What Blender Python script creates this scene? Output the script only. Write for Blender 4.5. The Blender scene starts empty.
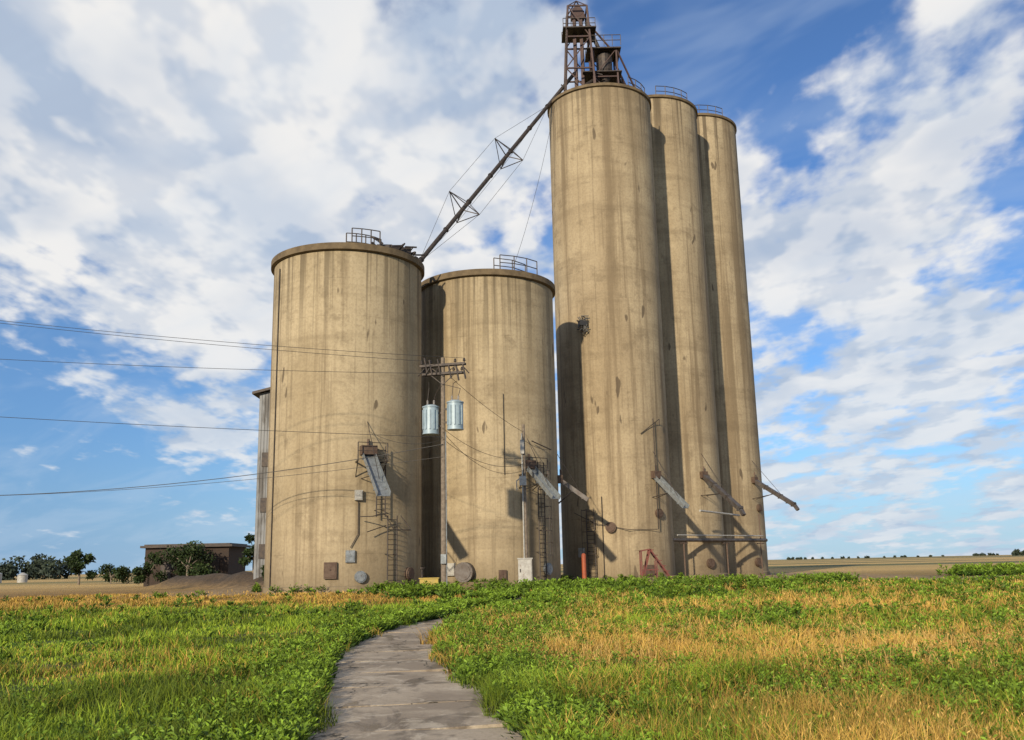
import bpy, math, random
import numpy as np
from mathutils import Vector, Matrix
random.seed(7); rng=np.random.default_rng(11)
sc=bpy.context.scene
R=math.radians
# ---------------------------------------------------------------- helpers
def link(o): sc.collection.objects.link(o); return o
def empty(name,loc=(0,0,0)):
    e=bpy.data.objects.new(name,None); e.location=loc; e.empty_display_size=.5; return link(e)
class MB:
    def __init__(s): s.v=[]; s.f=[]
    def add(s,vs,fs):
        b=len(s.v); s.v+= [tuple(v) for v in vs]; s.f+=[tuple(i+b for i in f) for f in fs]
    def beam(s,p,q,w,h=None,up=(0,0,1)):
        h=h or w; p=Vector(p);q=Vector(q); d=(q-p).normalized(); u=Vector(up)
        if abs(d.dot(u))>.97: u=Vector((0.3,1,0))
        a=d.cross(u).normalized(); b=a.cross(d).normalized()
        vs=[c+a*(i*w/2)+b*(j*h/2) for c in (p,q) for i,j in ((-1,-1),(1,-1),(1,1),(-1,1))]
        s.add(vs,[(0,3,2,1),(4,5,6,7),(0,1,5,4),(1,2,6,5),(2,3,7,6),(3,0,4,7)])
    def box(s,c,sz,ang=0):
        c=Vector(c); ca,sa=math.cos(ang),math.sin(ang); vs=[]
        for k in (-1,1):
            for i,j in ((-1,-1),(1,-1),(1,1),(-1,1)):
                x,y=i*sz[0]/2,j*sz[1]/2
                vs.append(c+Vector((x*ca-y*sa,x*sa+y*ca,k*sz[2]/2)))
        s.add(vs,[(0,3,2,1),(4,5,6,7),(0,1,5,4),(1,2,6,5),(2,3,7,6),(3,0,4,7)])
    def tube(s,p,q,r,r2=None,n=10,cap=True):
        r2=r if r2 is None else r2
        p=Vector(p);q=Vector(q); d=(q-p).normalized(); u=Vector((0,0,1))
        if abs(d.dot(u))>.97: u=Vector((1,0,0))
        a=d.cross(u).normalized(); b=a.cross(d).normalized(); vs=[];fs=[]
        for c,rr in ((p,r),(q,r2)):
            for i in range(n):
                t=2*math.pi*i/n; vs.append(c+a*(rr*math.cos(t))+b*(rr*math.sin(t)))
        for i in range(n): j=(i+1)%n; fs.append((i,j,n+j,n+i))
        if cap: fs+=[tuple(range(n))[::-1],tuple(range(n,2*n))]
        s.add(vs,fs)
    def path(s,pts,r,n=6):
        for a,b in zip(pts[:-1],pts[1:]): s.tube(a,b,r,n=n)
    def obj(s,name,mat,parent=None,smooth=False):
        me=bpy.data.meshes.new(name); me.from_pydata(s.v,[],s.f); me.update()
        if mat: me.materials.append(mat)
        if smooth:
            me.polygons.foreach_set('use_smooth',[True]*len(me.polygons))
            try: me.set_sharp_from_angle(angle=R(40))
            except Exception: pass
        o=link(bpy.data.objects.new(name,me))
        if parent:
            o.parent=parent; o.matrix_parent_inverse=Matrix.Translation(-Vector(parent.location))
        return o
def npmesh(name,V,F,mat,col=None,smooth=False):
    me=bpy.data.meshes.new(name); k=F.shape[1]
    me.vertices.add(len(V)); me.vertices.foreach_set('co',V.astype(np.float32).ravel())
    me.loops.add(F.size); me.loops.foreach_set('vertex_index',F.astype(np.int32).ravel())
    me.polygons.add(len(F)); me.polygons.foreach_set('loop_start',np.arange(0,F.size,k,dtype=np.int32))
    try: me.polygons.foreach_set('loop_total',np.full(len(F),k,dtype=np.int32))
    except Exception: pass
    if smooth: me.polygons.foreach_set('use_smooth',np.ones(len(F),dtype=bool))
    me.update(calc_edges=True)
    if col is not None:
        at=me.color_attributes.new('Col','FLOAT_COLOR','POINT')
        c=np.ones((len(V),4),dtype=np.float32); c[:,:3]=col; at.data.foreach_set('color',c.ravel())
    me.materials.append(mat)
    return link(bpy.data.objects.new(name,me))
# numpy noise
_lat=rng.random((8,256,256))
def vn(x,y,s,k=0):
    x=np.asarray(x,float)*s+37.3*k; y=np.asarray(y,float)*s+11.7*k
    xi=np.floor(x).astype(int); yi=np.floor(y).astype(int); fx=x-xi; fy=y-yi
    fx=fx*fx*(3-2*fx); fy=fy*fy*(3-2*fy); L=_lat[k%8]
    g=lambda a,b:L[a&255,b&255]
    return (g(xi,yi)*(1-fx)+g(xi+1,yi)*fx)*(1-fy)+(g(xi,yi+1)*(1-fx)+g(xi+1,yi+1)*fx)*fy
def fbm(x,y,s,k=0,o=4):
    r=0;a=.5;t=0
    for i in range(o): r=r+a*vn(x,y,s*2**i,k+i); t+=a; a*=.5
    return r/t
def sst(a,b,x):
    t=np.clip((np.asarray(x,float)-a)/(b-a),0,1); return t*t*(3-2*t)
# ---------------------------------------------------------------- materials
def nmat(name):
    m=bpy.data.materials.new(name); m.use_nodes=True; nt=m.node_tree; return m,nt,nt.nodes['Principled BSDF']
class N:
    def __init__(s,nt): s.nt=nt
    def n(s,t,**k):
        nd=s.nt.nodes.new(t)
        for a,b in k.items(): setattr(nd,a,b)
        return nd
    def put(s,sock,v):
        if isinstance(v,bpy.types.NodeSocket): s.nt.links.new(v,sock)
        else: sock.default_value=v
    def math(s,op,a,b=0,c=0,clamp=False):
        nd=s.n('ShaderNodeMath',operation=op,use_clamp=clamp); s.put(nd.inputs[0],a); s.put(nd.inputs[1],b)
        if op in('MULTIPLY_ADD','WRAP'): s.put(nd.inputs[2],c)
        return nd.outputs[0]
    def vm(s,op,a,b=(0,0,0)):
        nd=s.n('ShaderNodeVectorMath',operation=op); s.put(nd.inputs[0],a)
        if op=='SCALE': s.put(nd.inputs['Scale'],b)
        else: s.put(nd.inputs[1],b)
        return nd.outputs['Value'] if op in('DISTANCE','DOT_PRODUCT','LENGTH') else nd.outputs[0]
    def noise(s,vec,scale,detail=5,rough=.55,dist=0):
        nd=s.n('ShaderNodeTexNoise'); s.put(nd.inputs['Vector'],vec); nd.inputs['Scale'].default_value=scale
        nd.inputs['Detail'].default_value=detail; nd.inputs['Roughness'].default_value=rough; nd.inputs['Distortion'].default_value=dist
        return nd.outputs[0]
    def mr(s,v,a,b,c=0,d=1,smooth=True):
        nd=s.n('ShaderNodeMapRange'); nd.interpolation_type='SMOOTHSTEP' if smooth else 'LINEAR'
        s.put(nd.inputs[0],v); s.put(nd.inputs[1],a); s.put(nd.inputs[2],b); s.put(nd.inputs[3],c); s.put(nd.inputs[4],d); return nd.outputs[0]
    def mix(s,f,a,b,bt='MIX'):
        nd=s.n('ShaderNodeMix',data_type='RGBA',blend_type=bt); s.put(nd.inputs[0],f)
        for i,v in ((6,a),(7,b)):
            if not isinstance(v,bpy.types.NodeSocket) and len(v)==3: v=(*v,1)
            s.put(nd.inputs[i],v)
        return nd.outputs[2]
    def bump(s,h,st,dist=.05):
        nd=s.n('ShaderNodeBump'); s.put(nd.inputs['Height'],h); nd.inputs['Strength'].default_value=st; nd.inputs['Distance'].default_value=dist; return nd.outputs[0]
def weathered(name,col,col2,rough=.7,metal=0,scale=3,rust=None,rustamt=.5):
    m,nt,p=nmat(name); n=N(nt); tc=n.n('ShaderNodeTexCoord').outputs['Object']
    a=n.noise(tc,scale,3,.6); c=n.mix(n.mr(a,.3,.7),col,col2)
    if rust:
        b=n.noise(n.vm('MULTIPLY',tc,(1,1,.4)),scale*1.7,4,.65)
        c=n.mix(n.mr(b,1-rustamt,1-rustamt+.12),c,rust)
    nt.links.new(c,p.inputs['Base Color']); p.inputs['Roughness'].default_value=rough; p.inputs['Metallic'].default_value=metal
    return m
def silo_concrete(name,base,dark,light,top):
    m,nt,p=nmat(name); n=N(nt)
    oc=n.n('ShaderNodeTexCoord').outputs['Object']; loc=n.n('ShaderNodeObjectInfo').outputs['Location']
    tc=n.vm('ADD',oc,loc); sp=n.n('ShaderNodeSeparateXYZ'); n.put(sp.inputs[0],oc); z=sp.outputs['Z']
    big=n.noise(n.vm('MULTIPLY',tc,(1,1,.45)),.22,4,.6)
    streak=n.noise(n.vm('MULTIPLY',tc,(.9,.9,.03)),1.0,5,.68)
    streak2=n.noise(n.vm('MULTIPLY',tc,(4.0,4.0,.09)),1.0,3,.65)
    band=n.noise(n.vm('MULTIPLY',tc,(.05,.05,.45)),1.0,4,.7)
    blot=n.noise(tc,.7,5,.7)
    fine=n.noise(tc,6,3,.75)
    dk=lambda k:(dark[0]*k,dark[1]*k,dark[2]*k)
    c=n.mix(n.mr(big,.36,.64),light,base)
    c=n.mix(n.mr(streak,.47,.64,0,.85),c,dark)
    c=n.mix(n.mr(streak,.44,.32,0,.35),c,light)
    c=n.mix(n.mr(streak2,.54,.70,0,.42),c,dk(.7))
    c=n.mix(n.mr(band,.50,.64,0,.32),c,dk(.85))
    c=n.mix(n.mr(blot,.52,.68,0,.45),c,dk(.8))
    fr=n.math('FRACT',n.math('MULTIPLY',z,1/2.44)); ln=n.math('MULTIPLY',n.mr(fr,.0,.02,1,0),n.mr(blot,.44,.6))
    c=n.mix(n.math('MULTIPLY',ln,.45),c,dk(.5))
    ang=n.math('ARCTAN2',sp.outputs['X'],sp.outputs['Y']); fa=n.math('FRACT',n.math('MULTIPLY',ang,9/(2*math.pi)))
    la=n.math('MULTIPLY',n.mr(fa,0,.006,1,0),n.mr(n.noise(n.vm('MULTIPLY',tc,(1,1,.12)),.9,2),.47,.6))
    c=n.mix(n.math('MULTIPLY',la,.5),c,dk(.45))
    sp2=n.mr(n.noise(n.vm('MULTIPLY',tc,(1.3,1.3,.4)),1.0,2,.5),.705,.745,0,.75); c=n.mix(sp2,c,(.06,.042,.028))
    dr=n.math('MULTIPLY',n.mr(n.noise(n.vm('MULTIPLY',tc,(2.4,2.4,.03)),1.0,3,.6),.50,.62),n.mr(z,top-8,top,0,1,False)); c=n.mix(n.math('MULTIPLY',dr,.8),c,dk(.45))
    c=n.mix(n.mr(n.math('ADD',z,n.math('MULTIPLY',streak,6)),6.5,3.0,0,.5),c,dk(.62))
    c=n.mix(n.mr(fine,.38,.68,0,.28),c,dk(.75))
    nt.links.new(c,p.inputs['Base Color']); p.inputs['Roughness'].default_value=.92
    nt.links.new(n.bump(n.math('ADD',n.math('MULTIPLY',fine,.5),n.math('MULTIPLY',band,.8)),.45,.05),p.inputs['Normal']); return m
M_conA=silo_concrete('concrete_silo',(.335,.268,.165),(.20,.152,.09),(.44,.36,.232),21.8)
M_conT=silo_concrete('concrete_tall',(.31,.243,.15),(.185,.138,.082),(.42,.34,.217),42)
M_lip=weathered('lip_concrete',(.17,.125,.07),(.10,.072,.04),.9,scale=1.5)
M_rust=weathered('rusty_steel',(.085,.052,.038),(.13,.09,.065),.75,.25,4)
M_chute=weathered('aged_spout_steel',(.135,.125,.12),(.085,.07,.062),.55,.45,3)
M_tower=weathered('tower_steel',(.055,.033,.032),(.08,.047,.04),.7,.2,2)
M_dark=weathered('dark_steel',(.035,.03,.03),(.07,.055,.045),.6,.4,4)
M_galv=weathered('galvanised',(.28,.31,.33),(.19,.21,.22),.55,.4,5,rust=(.12,.08,.055),rustamt=.42)
M_white=weathered('painted_grey',(.42,.42,.39),(.30,.29,.27),.55,0,5,rust=(.16,.09,.05),rustamt=.38)
M_trans=weathered('transformer_paint',(.33,.42,.48),(.25,.33,.38),.45,.1,3)
M_wood=weathered('weathered_wood',(.13,.105,.08),(.22,.18,.14),.9,0,6)
M_red=weathered('red_paint',(.16,.04,.03),(.10,.03,.025),.7,0,5)
M_orange=weathered('orange_paint',(.36,.09,.03),(.26,.06,.03),.6,0,5)
M_cable=weathered('cable_black',(.02,.02,.022),(.03,.03,.03),.6)
M_porc=weathered('porcelain',(.32,.30,.28),(.22,.2,.19),.3)
M_yel=weathered('yellow_paint',(.42,.31,.06),(.35,.27,.08),.7)
def corr(name,c1,c2):
    m,nt,p=nmat(name); n=N(nt); tc=n.n('ShaderNodeTexCoord').outputs['Object']
    sp=n.n('ShaderNodeSeparateXYZ'); n.put(sp.inputs[0],tc)
    w=n.math('SINE',n.math('MULTIPLY',n.math('ADD',sp.outputs['X'],sp.outputs['Y']),26))
    a=n.noise(n.vm('MULTIPLY',tc,(1,1,.3)),1.2,5,.6); c=n.mix(n.mr(a,.4,.62),c1,c2)
    nt.links.new(c,p.inputs['Base Color']); p.inputs['Roughness'].default_value=.6; p.inputs['Metallic'].default_value=.2
    nt.links.new(n.bump(w,.6,.03),p.inputs['Normal']); return m
M_corr=corr('corrugated_grey',(.22,.23,.24),(.10,.095,.09))
def brick():
    m,nt,p=nmat('old_brick'); n=N(nt); tc=n.n('ShaderNodeTexCoord').outputs['Object']
    b=n.n('ShaderNodeTexBrick'); sp=n.n('ShaderNodeSeparateXYZ'); n.put(sp.inputs[0],tc)
    cb=n.n('ShaderNodeCombineXYZ'); n.put(cb.inputs[0],n.math('ADD',sp.outputs['X'],sp.outputs['Y'])); n.put(cb.inputs[1],sp.outputs['Z'])
    n.put(b.inputs['Vector'],cb.outputs[0]); b.inputs['Scale'].default_value=2.2
    b.inputs['Color1'].default_value=(.05,.03,.022,1); b.inputs['Color2'].default_value=(.035,.024,.019,1); b.inputs['Mortar'].default_value=(.05,.043,.035,1)
    nt.links.new(b.outputs[0],p.inputs['Base Color']); p.inputs['Roughness'].default_value=.9; return m
M_brick=brick()
def leafmat(name):
    m,nt,p=nmat(name); n=N(nt); at=n.n('ShaderNodeAttribute',attribute_name='Col').outputs['Color']
    nt.links.new(at,p.inputs['Base Color']); p.inputs['Roughness'].default_value=.6
    try: p.inputs['Specular IOR Level'].default_value=.2
    except Exception: pass
    return m
M_leaf=leafmat('foliage')
# ---------------------------------------------------------------- layout data
cA=(-11.05,61.0); cB=(-1.81,66.97); RA=4.95
c1=(8.05,74.57); th=R(38.6); RT=4.37
c2=(c1[0]+2*RT*math.sin(th),c1[1]+2*RT*math.cos(th)); c3=(c1[0]+4*RT*math.sin(th)-.1,c1[1]+4*RT*math.cos(th))
silos=[(cA,RA),(cB,RA),(c1,RT),(c2,RT),(c3,RT)]
ZB=.25
py_=np.array([-8,0,5,9.3,12,14.5,17.2,20,23.2,25.7,28.2,31,33.5,38,43,50.]); px_=np.array([.3,-.1,-.55,-1.0,-1.45,-1.9,-2.36,-2.62,-2.66,-2.5,-2.2,-1.75,-1.3,-.5,.4,1.6])
def pc(y): 
    return (np.interp(y-1,py_,px_)+np.interp(y,py_,px_)+np.interp(y+1,py_,px_))/3
def hw(y): return np.interp(y,[0,9,17,22,27,32,50],[1.1,1.1,1.0,.9,.7,.5,.4])
def bankd(x,y):
    ax,ay,bx,by=-30,84,-17.5,71; dx,dy=bx-ax,by-ay; L2=dx*dx+dy*dy
    t=np.clip(((x-ax)*dx+(y-ay)*dy)/L2,0,1); return np.hypot(x-ax-t*dx,y-ay-t*dy)
def H(x,y):
    x=np.asarray(x,float);y=np.asarray(y,float)
    pm=sst(hw(y)+.1,hw(y)+1.2,np.abs(x-pc(y)))
    near=1-sst(70,130,np.hypot(x,y))
    pad=sst(34,50,y)
    z=ZB*pad+near*(.16*(fbm(x,y,.25,1)-.5)*pm+.10*(vn(x,y,1.3,3)-.5)*pm)*(1-.6*pad)
    z=z+1.1*np.exp(-(bankd(x,y)/1.5)**2)*(.7+.6*fbm(x,y,.3,5))
    return z
def dry(x,y):
    d=fbm(x,y,.22,2,5); f=fbm(x,y,1.1,4,3); off=x-pc(np.minimum(y,50))
    left=.03+1.0*np.clip(d-.52,0,1)+.5*np.clip(f-.56,0,1)+.95*sst(38,45,y+3*(f-.5))
    right=.40+2.6*(d-.47)+1.6*(f-.5)-.45*sst(3.5,1.0,off)+.22*sst(12,17,y)*sst(38,28,y)
    w=sst(-.5,.8,off)
    return np.clip(left*(1-w)+right*w+ .35*sst(60,90,y),0,1)
def soil(x,y):
    s=sst(49,55,y+3*(fbm(x,y,.2,6)-.5))*sst(30,22,np.abs(x-3))*sst(104,96,y)
    return np.maximum(s,np.exp(-(bankd(x,y)/2.0)**2))
GREEN2=np.array([.07,.125,.012]);DRY=np.array([.60,.40,.09]);DRY2=np.array([.43,.25,.055])
# ---------------------------------------------------------------- ground
def axis(lo,hi,step,far,flo):
    a=list(np.arange(lo,hi,step)); g=step; p=hi
    while p<far: a.append(p); g*=1.22; p+=g
    g=step;p=lo-step; b=[]
    while p>flo: b.append(p); g*=1.22; p-=g
    return np.array(b[::-1]+a)
gx=axis(-26,26,.3,6000,-6000); gy=axis(4,78,.3,9000,-200)
X,Y=np.meshgrid(gx,gy); Z=H(X,Y); V=np.stack([X.ravel(),Y.ravel(),Z.ravel()],1)
nx,ny=len(gx),len(gy); ii=np.arange(nx*ny).reshape(ny,nx)
F=np.stack([ii[:-1,:-1].ravel(),ii[:-1,1:].ravel(),ii[1:,1:].ravel(),ii[1:,:-1].ravel()],1)
x,y=V[:,0],V[:,1]; d=dry(x,y)[:,None]; s=soil(x,y)[:,None]; f=fbm(x,y,1.7,5)[:,None]
col=(GREEN2*.8)*(1-d)+DRY2*.7*d; col=col*(.5+.9*f)
far=sst(60,110,y)[:,None]
col=col*(1-far)+far*(np.array([.54,.37,.13])*(.75+.5*fbm(x*.15,y,.12,3)[:,None]))
fb=sst(.55,.65,fbm(x*.12,y*.6,.05,6))[:,None]*sst(120,180,y)[:,None]; col=col*(1-fb)+fb*np.array([.08,.11,.03])
col=col*(1-s)+s*(np.array([.36,.255,.14])*(.55+.8*f))
bk=np.clip(1.4*np.exp(-(bankd(x,y)/2.0)**2),0,1)[:,None]; col=col*(1-bk)+bk*np.array([.07,.05,.034])*(.5+1.0*f)
def groundmat():
    m,nt,p=nmat('ground_soil_grass'); n=N(nt); at=n.n('ShaderNodeAttribute',attribute_name='Col').outputs['Color']
    tc=n.n('ShaderNodeTexCoord').outputs['Object']
    a=n.noise(tc,3,4,.7); b=n.noise(tc,22,3,.7)
    c=n.mix(1.0,at,n.mix(n.mr(a,.3,.7),(.62,.62,.62),(1.25,1.2,1.1)),'MULTIPLY'); c=n.mix(n.mr(b,.4,.65,0,.5),c,n.mix(1,c,(.45,.42,.4),'MULTIPLY'))
    nt.links.new(c,p.inputs['Base Color']); p.inputs['Roughness'].default_value=1
    nt.links.new(n.bump(n.math('ADD',a,n.math('MULTIPLY',b,.5)),.7,.08),p.inputs['Normal']); return m
npmesh('ground',V,F,groundmat(),col,True)
# ---------------------------------------------------------------- path
def pathmat():
    m,nt,p=nmat('worn_concrete_path'); n=N(nt); tc=n.n('ShaderNodeTexCoord').outputs['Object']
    a=n.noise(tc,.6,4,.6,.4); b=n.noise(tc,18,3,.7); s=n.noise(n.vm('MULTIPLY',tc,(1.2,.6,1)),1,5,.65,.6)
    c=n.mix(n.mr(a,.38,.62),(.40,.33,.245),(.25,.20,.145))
    c=n.mix(n.mr(s,.52,.60,0,.8),c,(.12,.092,.066))
    c=n.mix(n.mr(n.noise(n.vm('ADD',tc,(7,3,0)),1.6,5,.7,.6),.54,.61,0,.7),c,(.50,.43,.33))
    c=n.mix(n.mr(b,.45,.70,0,.35),c,(.14,.11,.08))
    wn=n.n('ShaderNodeTexNoise'); n.put(wn.inputs['Vector'],tc); wn.inputs['Scale'].default_value=2.2; wn.inputs['Detail'].default_value=4
    vo=n.n('ShaderNodeTexVoronoi',feature='DISTANCE_TO_EDGE'); n.put(vo.inputs['Vector'],n.vm('ADD',tc,n.vm('SCALE',wn.outputs['Color'],.8)))
    vo.inputs['Scale'].default_value=.5; cr=n.math('MULTIPLY',n.mr(vo.outputs['Distance'],.003,.011,1,0),n.mr(n.noise(tc,.6,2),.42,.54))
    c=n.mix(n.math('MULTIPLY',cr,.9),c,(.03,.025,.014)); nt.links.new(c,p.inputs['Base Color']); nt.links.new(n.mr(s,.5,.62,.85,.38),p.inputs['Roughness'])
    nt.links.new(n.bump(n.math('SUBTRACT',n.math('MULTIPLY',b,.6),cr),.35,.02),p.inputs['Normal']); return m
mb=MB(); yy=-6.0
while yy<44:
    L=1.75; n_=8; tilt=random.uniform(-.02,.02); dz=.03+random.uniform(-.012,.012); vs=[];fs=[]; m_=8; off=random.uniform(-.04,.04)
    for i in range(n_+1):
        t=yy+.025+(L-.05)*i/n_; w=float(hw(t)); sl=float(pc(t+.3)-pc(t-.3))/.6
        for j in range(m_+1):
            e_=.0
            if j in(0,m_): e_=float(.18*(fbm(np.array([t*1.0]),np.array([j*3.0]),1.8,2)[0]-.5)*2)
            u=(j/m_*2-1)*(w+e_)+off; xx=float(pc(t))+u; yv=t-u*sl+ (.02*math.sin(u*5+yy) if i in(0,n_) else 0)
            vs.append((xx,yv,float(ZB*sst(34,50,yv))+dz+tilt*u))
    for i in range(n_):
        for j in range(m_): a=i*(m_+1)+j; fs.append((a,a+1,a+m_+2,a+m_+1))
    b=len(vs)
    ring=[j for j in range(m_+1)]+[i*(m_+1)+m_ for i in range(1,n_+1)]+[n_*(m_+1)+j for j in range(m_-1,-1,-1)]+[i*(m_+1) for i in range(n_-1,0,-1)]
    for q in ring: vs.append((vs[q][0],vs[q][1],vs[q][2]-.09))
    for q in range(len(ring)): q2=(q+1)%len(ring); fs.append((ring[q],b+q,b+q2,ring[q2]))
    mb.add(vs,fs); yy+=L
mb.obj('concrete_path',pathmat())
# ---------------------------------------------------------------- grass / weeds
def insilo(x,y,m=.3):
    r=np.zeros(len(x),bool)
    for c,rr in silos: r|=np.hypot(x-c[0],y-c[1])<rr+m
    return r
def sample(n,a,b,pw=.3,ang=37):
    u=rng.random(n); r=(a**pw+(b**pw-a**pw)*u)**(1/pw); t=np.radians(rng.uniform(-ang,ang,n)); return r*np.sin(t),r*np.cos(t)
def blades(name,x,y,h,w,bend,colb,colt):
    n=len(x); z=H(x,y)-.01; a=rng.uniform(0,2*np.pi,n); ca,sa=np.cos(a),np.sin(a); b=rng.uniform(0,2*np.pi,n)
    bx,by=np.cos(b)*bend*h,np.sin(b)*bend*h; V=np.zeros((n,5,3))
    for i,(t,ww,bb) in enumerate(((0,-1,0),(0,1,0),(.55,-.8,.32),(.55,.8,.32),(1,0,1))):
        V[:,i,0]=x+ca*w*ww/2+bx*bb; V[:,i,1]=y+sa*w*ww/2+by*bb; V[:,i,2]=z+h*t*(1-.25*bend*bb)
    o=(np.arange(n)*5)[:,None]; F=np.concatenate([o+np.array([0,1,3]),o+np.array([0,3,2]),o+np.array([2,3,4])],0)
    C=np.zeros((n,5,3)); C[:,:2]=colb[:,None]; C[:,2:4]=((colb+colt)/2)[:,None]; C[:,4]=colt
    T=V[:,4].copy()
    npmesh(name,V.reshape(-1,3),F,M_leaf,C.reshape(-1,3)); return T
def rc(n,c1,c2,j=.25):
    t=rng.random((n,1)); return (c1*(1-t)+c2*t)*(1+rng.uniform(-j,j,(n,1)))
n=400000; x,y=sample(n,7.2,66); off=np.abs(x-pc(y)); keep=(off>hw(y)-.14+.38*(fbm(x,y,1.5,3)-.5)*2)&~insilo(x,y)&(rng.random(n)>.95*soil(x,y))
x,y=x[keep],y[keep]; n=len(x); r=np.hypot(x,y); d=dry(x,y); isd=rng.random(n)<np.clip(d*1.1-.05,0,.92); tall=fbm(x,y,.7,6,3)
h=(.05+.17*rng.random(n)*(.2+1.6*sst(.3,.7,tall)))*np.where(isd,1.1,1); h*=np.where(x>pc(y),1.3,1.0)*np.clip(1-.4*sst(40,52,y),0,1)
w=.0068*np.clip(r/9,1,6)*rng.uniform(.7,1.4,n)
pat=sst(.3,.7,fbm(x,y,.5,1,4))[:,None]
cg=rc(n,np.array([.27,.35,.025]),GREEN2*1.3,.35)*(.6+.8*pat); cd=rc(n,DRY,DRY2*.9,.3)*(.75+.45*pat)
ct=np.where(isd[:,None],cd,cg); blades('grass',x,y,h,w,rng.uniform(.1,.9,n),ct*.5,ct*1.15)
def leaves(name,P,dirs,L,W,C,droop=.15):
    n=len(P); side=np.cross(dirs,rng.normal(size=(n,3))); side/=np.linalg.norm(side,axis=1,keepdims=True)+1e-9
    V=np.zeros((n,4,3)); V[:,0]=P; V[:,1]=P+dirs*L[:,None]*.45+side*W[:,None]/2; V[:,3]=P+dirs*L[:,None]*.45-side*W[:,None]/2; V[:,2]=P+dirs*L[:,None]
    V[:,2,2]-=L*droop
    o=(np.arange(n)*4)[:,None]; F=np.concatenate([o+np.array([0,1,2]),o+np.array([0,2,3])],0)
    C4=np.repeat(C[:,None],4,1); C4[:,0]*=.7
    return npmesh(name,V.reshape(-1,3),F,M_leaf,C4.reshape(-1,3))
n=75000; x,y=sample(n,7.5,62); d=dry(x,y); keep=(x>pc(y)+hw(y)+.2)&(rng.random(n)<sst(.25,.8,d))&(soil(x,y)<.3)
x,y=x[keep],y[keep]; n=len(x); r=np.hypot(x,y); h=rng.uniform(.14,.42,n)*(.5+.9*fbm(x,y,.5,2)); c=rc(n,np.array([.68,.48,.16]),np.array([.46,.29,.085]))
T=blades('dry_grass_stalks',x,y,h,.0045*np.clip(r/8,1,6),rng.uniform(.1,.7,n),c*.7,c)
sel=rng.random(n)<.4; T=T[sel]; r=r[sel]; c=c[sel]; n=len(T)
D_=rng.normal(size=(n,3))*.35; D_[:,2]=-.6; D_/=np.linalg.norm(D_,axis=1,keepdims=True); s_=np.clip(r/12,1,4)
leaves('grass_seed_heads',T-D_*.02,D_,.045*s_**.5,.009*s_,c*np.array([1.02,.96,.9]),0)
def weeds(name,x,y,hmax,k,scale,ca,cb,sp0=.13):
    n=len(x); r=np.hypot(x,y); hp=hmax*rng.uniform(.3,1,n)
    X=np.repeat(x,k);Y=np.repeat(y,k);Hh=np.repeat(hp,k);rr=np.repeat(r,k); t=rng.random(n*k)**.8; sp=sp0*Hh/.35
    a=rng.uniform(0,2*np.pi,n*k); X2=X+np.cos(a)*sp*rng.random(n*k)*(1.15-t); Y2=Y+np.sin(a)*sp*rng.random(n*k)*(1.15-t)
    P=np.stack([X2,Y2,H(X,Y)+t*Hh],1); D=np.stack([np.cos(a),np.sin(a),rng.uniform(.2,1.8,n*k)],1); D/=np.linalg.norm(D,axis=1,keepdims=True)
    sc_=scale*np.clip(rr/14,1,3.0)*rng.uniform(.5,1.3,n*k)*(1.15-.5*t)
    pv=np.repeat(rng.uniform(.65,1.35,n),k)[:,None]
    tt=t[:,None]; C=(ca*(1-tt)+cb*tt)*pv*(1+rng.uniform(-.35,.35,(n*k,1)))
    return leaves(name,P,D,sc_*.085,sc_*.026,C)
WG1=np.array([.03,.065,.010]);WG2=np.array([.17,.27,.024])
n=7400; y=7+ (rng.random(n)**1.5)*38; sd=np.where(rng.random(n)<.5,-1,1); wd=np.where(sd>0,np.interp(y,[8,14,20,40],[1.0,1.5,2.0,3.0]),np.interp(y,[8,14,20,40],[1.0,1.1,1.1,1.6]))
x=pc(y)+sd*(hw(y)-.12+np.abs(rng.normal(size=n))*wd*.6); kp=rng.random(n)<sst(.36,.60,fbm(x,y,1.0,2))*1.1
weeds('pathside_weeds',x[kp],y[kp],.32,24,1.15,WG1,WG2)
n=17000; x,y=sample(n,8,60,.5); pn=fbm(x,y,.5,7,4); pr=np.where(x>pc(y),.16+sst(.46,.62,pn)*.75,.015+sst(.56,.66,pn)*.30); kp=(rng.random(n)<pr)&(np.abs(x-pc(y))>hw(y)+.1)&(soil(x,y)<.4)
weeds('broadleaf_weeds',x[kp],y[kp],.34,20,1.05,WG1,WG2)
n=1500; x,y=sample(n,9,58,.7); kp=(x>pc(y)+1.2)&(fbm(x,y,.3,5)>.47)&(soil(x,y)<.3); weeds('tall_weeds',x[kp],y[kp],.62,34,1.0,WG1,WG2*.95,.07)
n=2600; x=rng.uniform(-6,17,n); y=47+rng.normal(size=n)*1.5+.15*x; kp=rng.random(n)<sst(.4,.62,fbm(x,y,.3,1))+.1
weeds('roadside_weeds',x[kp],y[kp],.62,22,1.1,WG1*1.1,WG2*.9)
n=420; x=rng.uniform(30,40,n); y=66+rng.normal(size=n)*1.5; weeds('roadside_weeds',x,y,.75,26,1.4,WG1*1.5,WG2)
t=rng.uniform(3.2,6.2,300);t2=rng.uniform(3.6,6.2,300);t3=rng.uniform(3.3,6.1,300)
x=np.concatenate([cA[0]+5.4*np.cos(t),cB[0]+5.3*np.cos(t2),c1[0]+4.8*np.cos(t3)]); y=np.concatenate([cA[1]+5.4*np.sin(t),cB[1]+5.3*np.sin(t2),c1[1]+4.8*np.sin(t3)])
kp=rng.random(900)<sst(.4,.6,fbm(x,y,.5,3)); weeds('wall_base_weeds',x[kp],y[kp],.55,20,1.0,WG1,WG2*.8)
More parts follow.
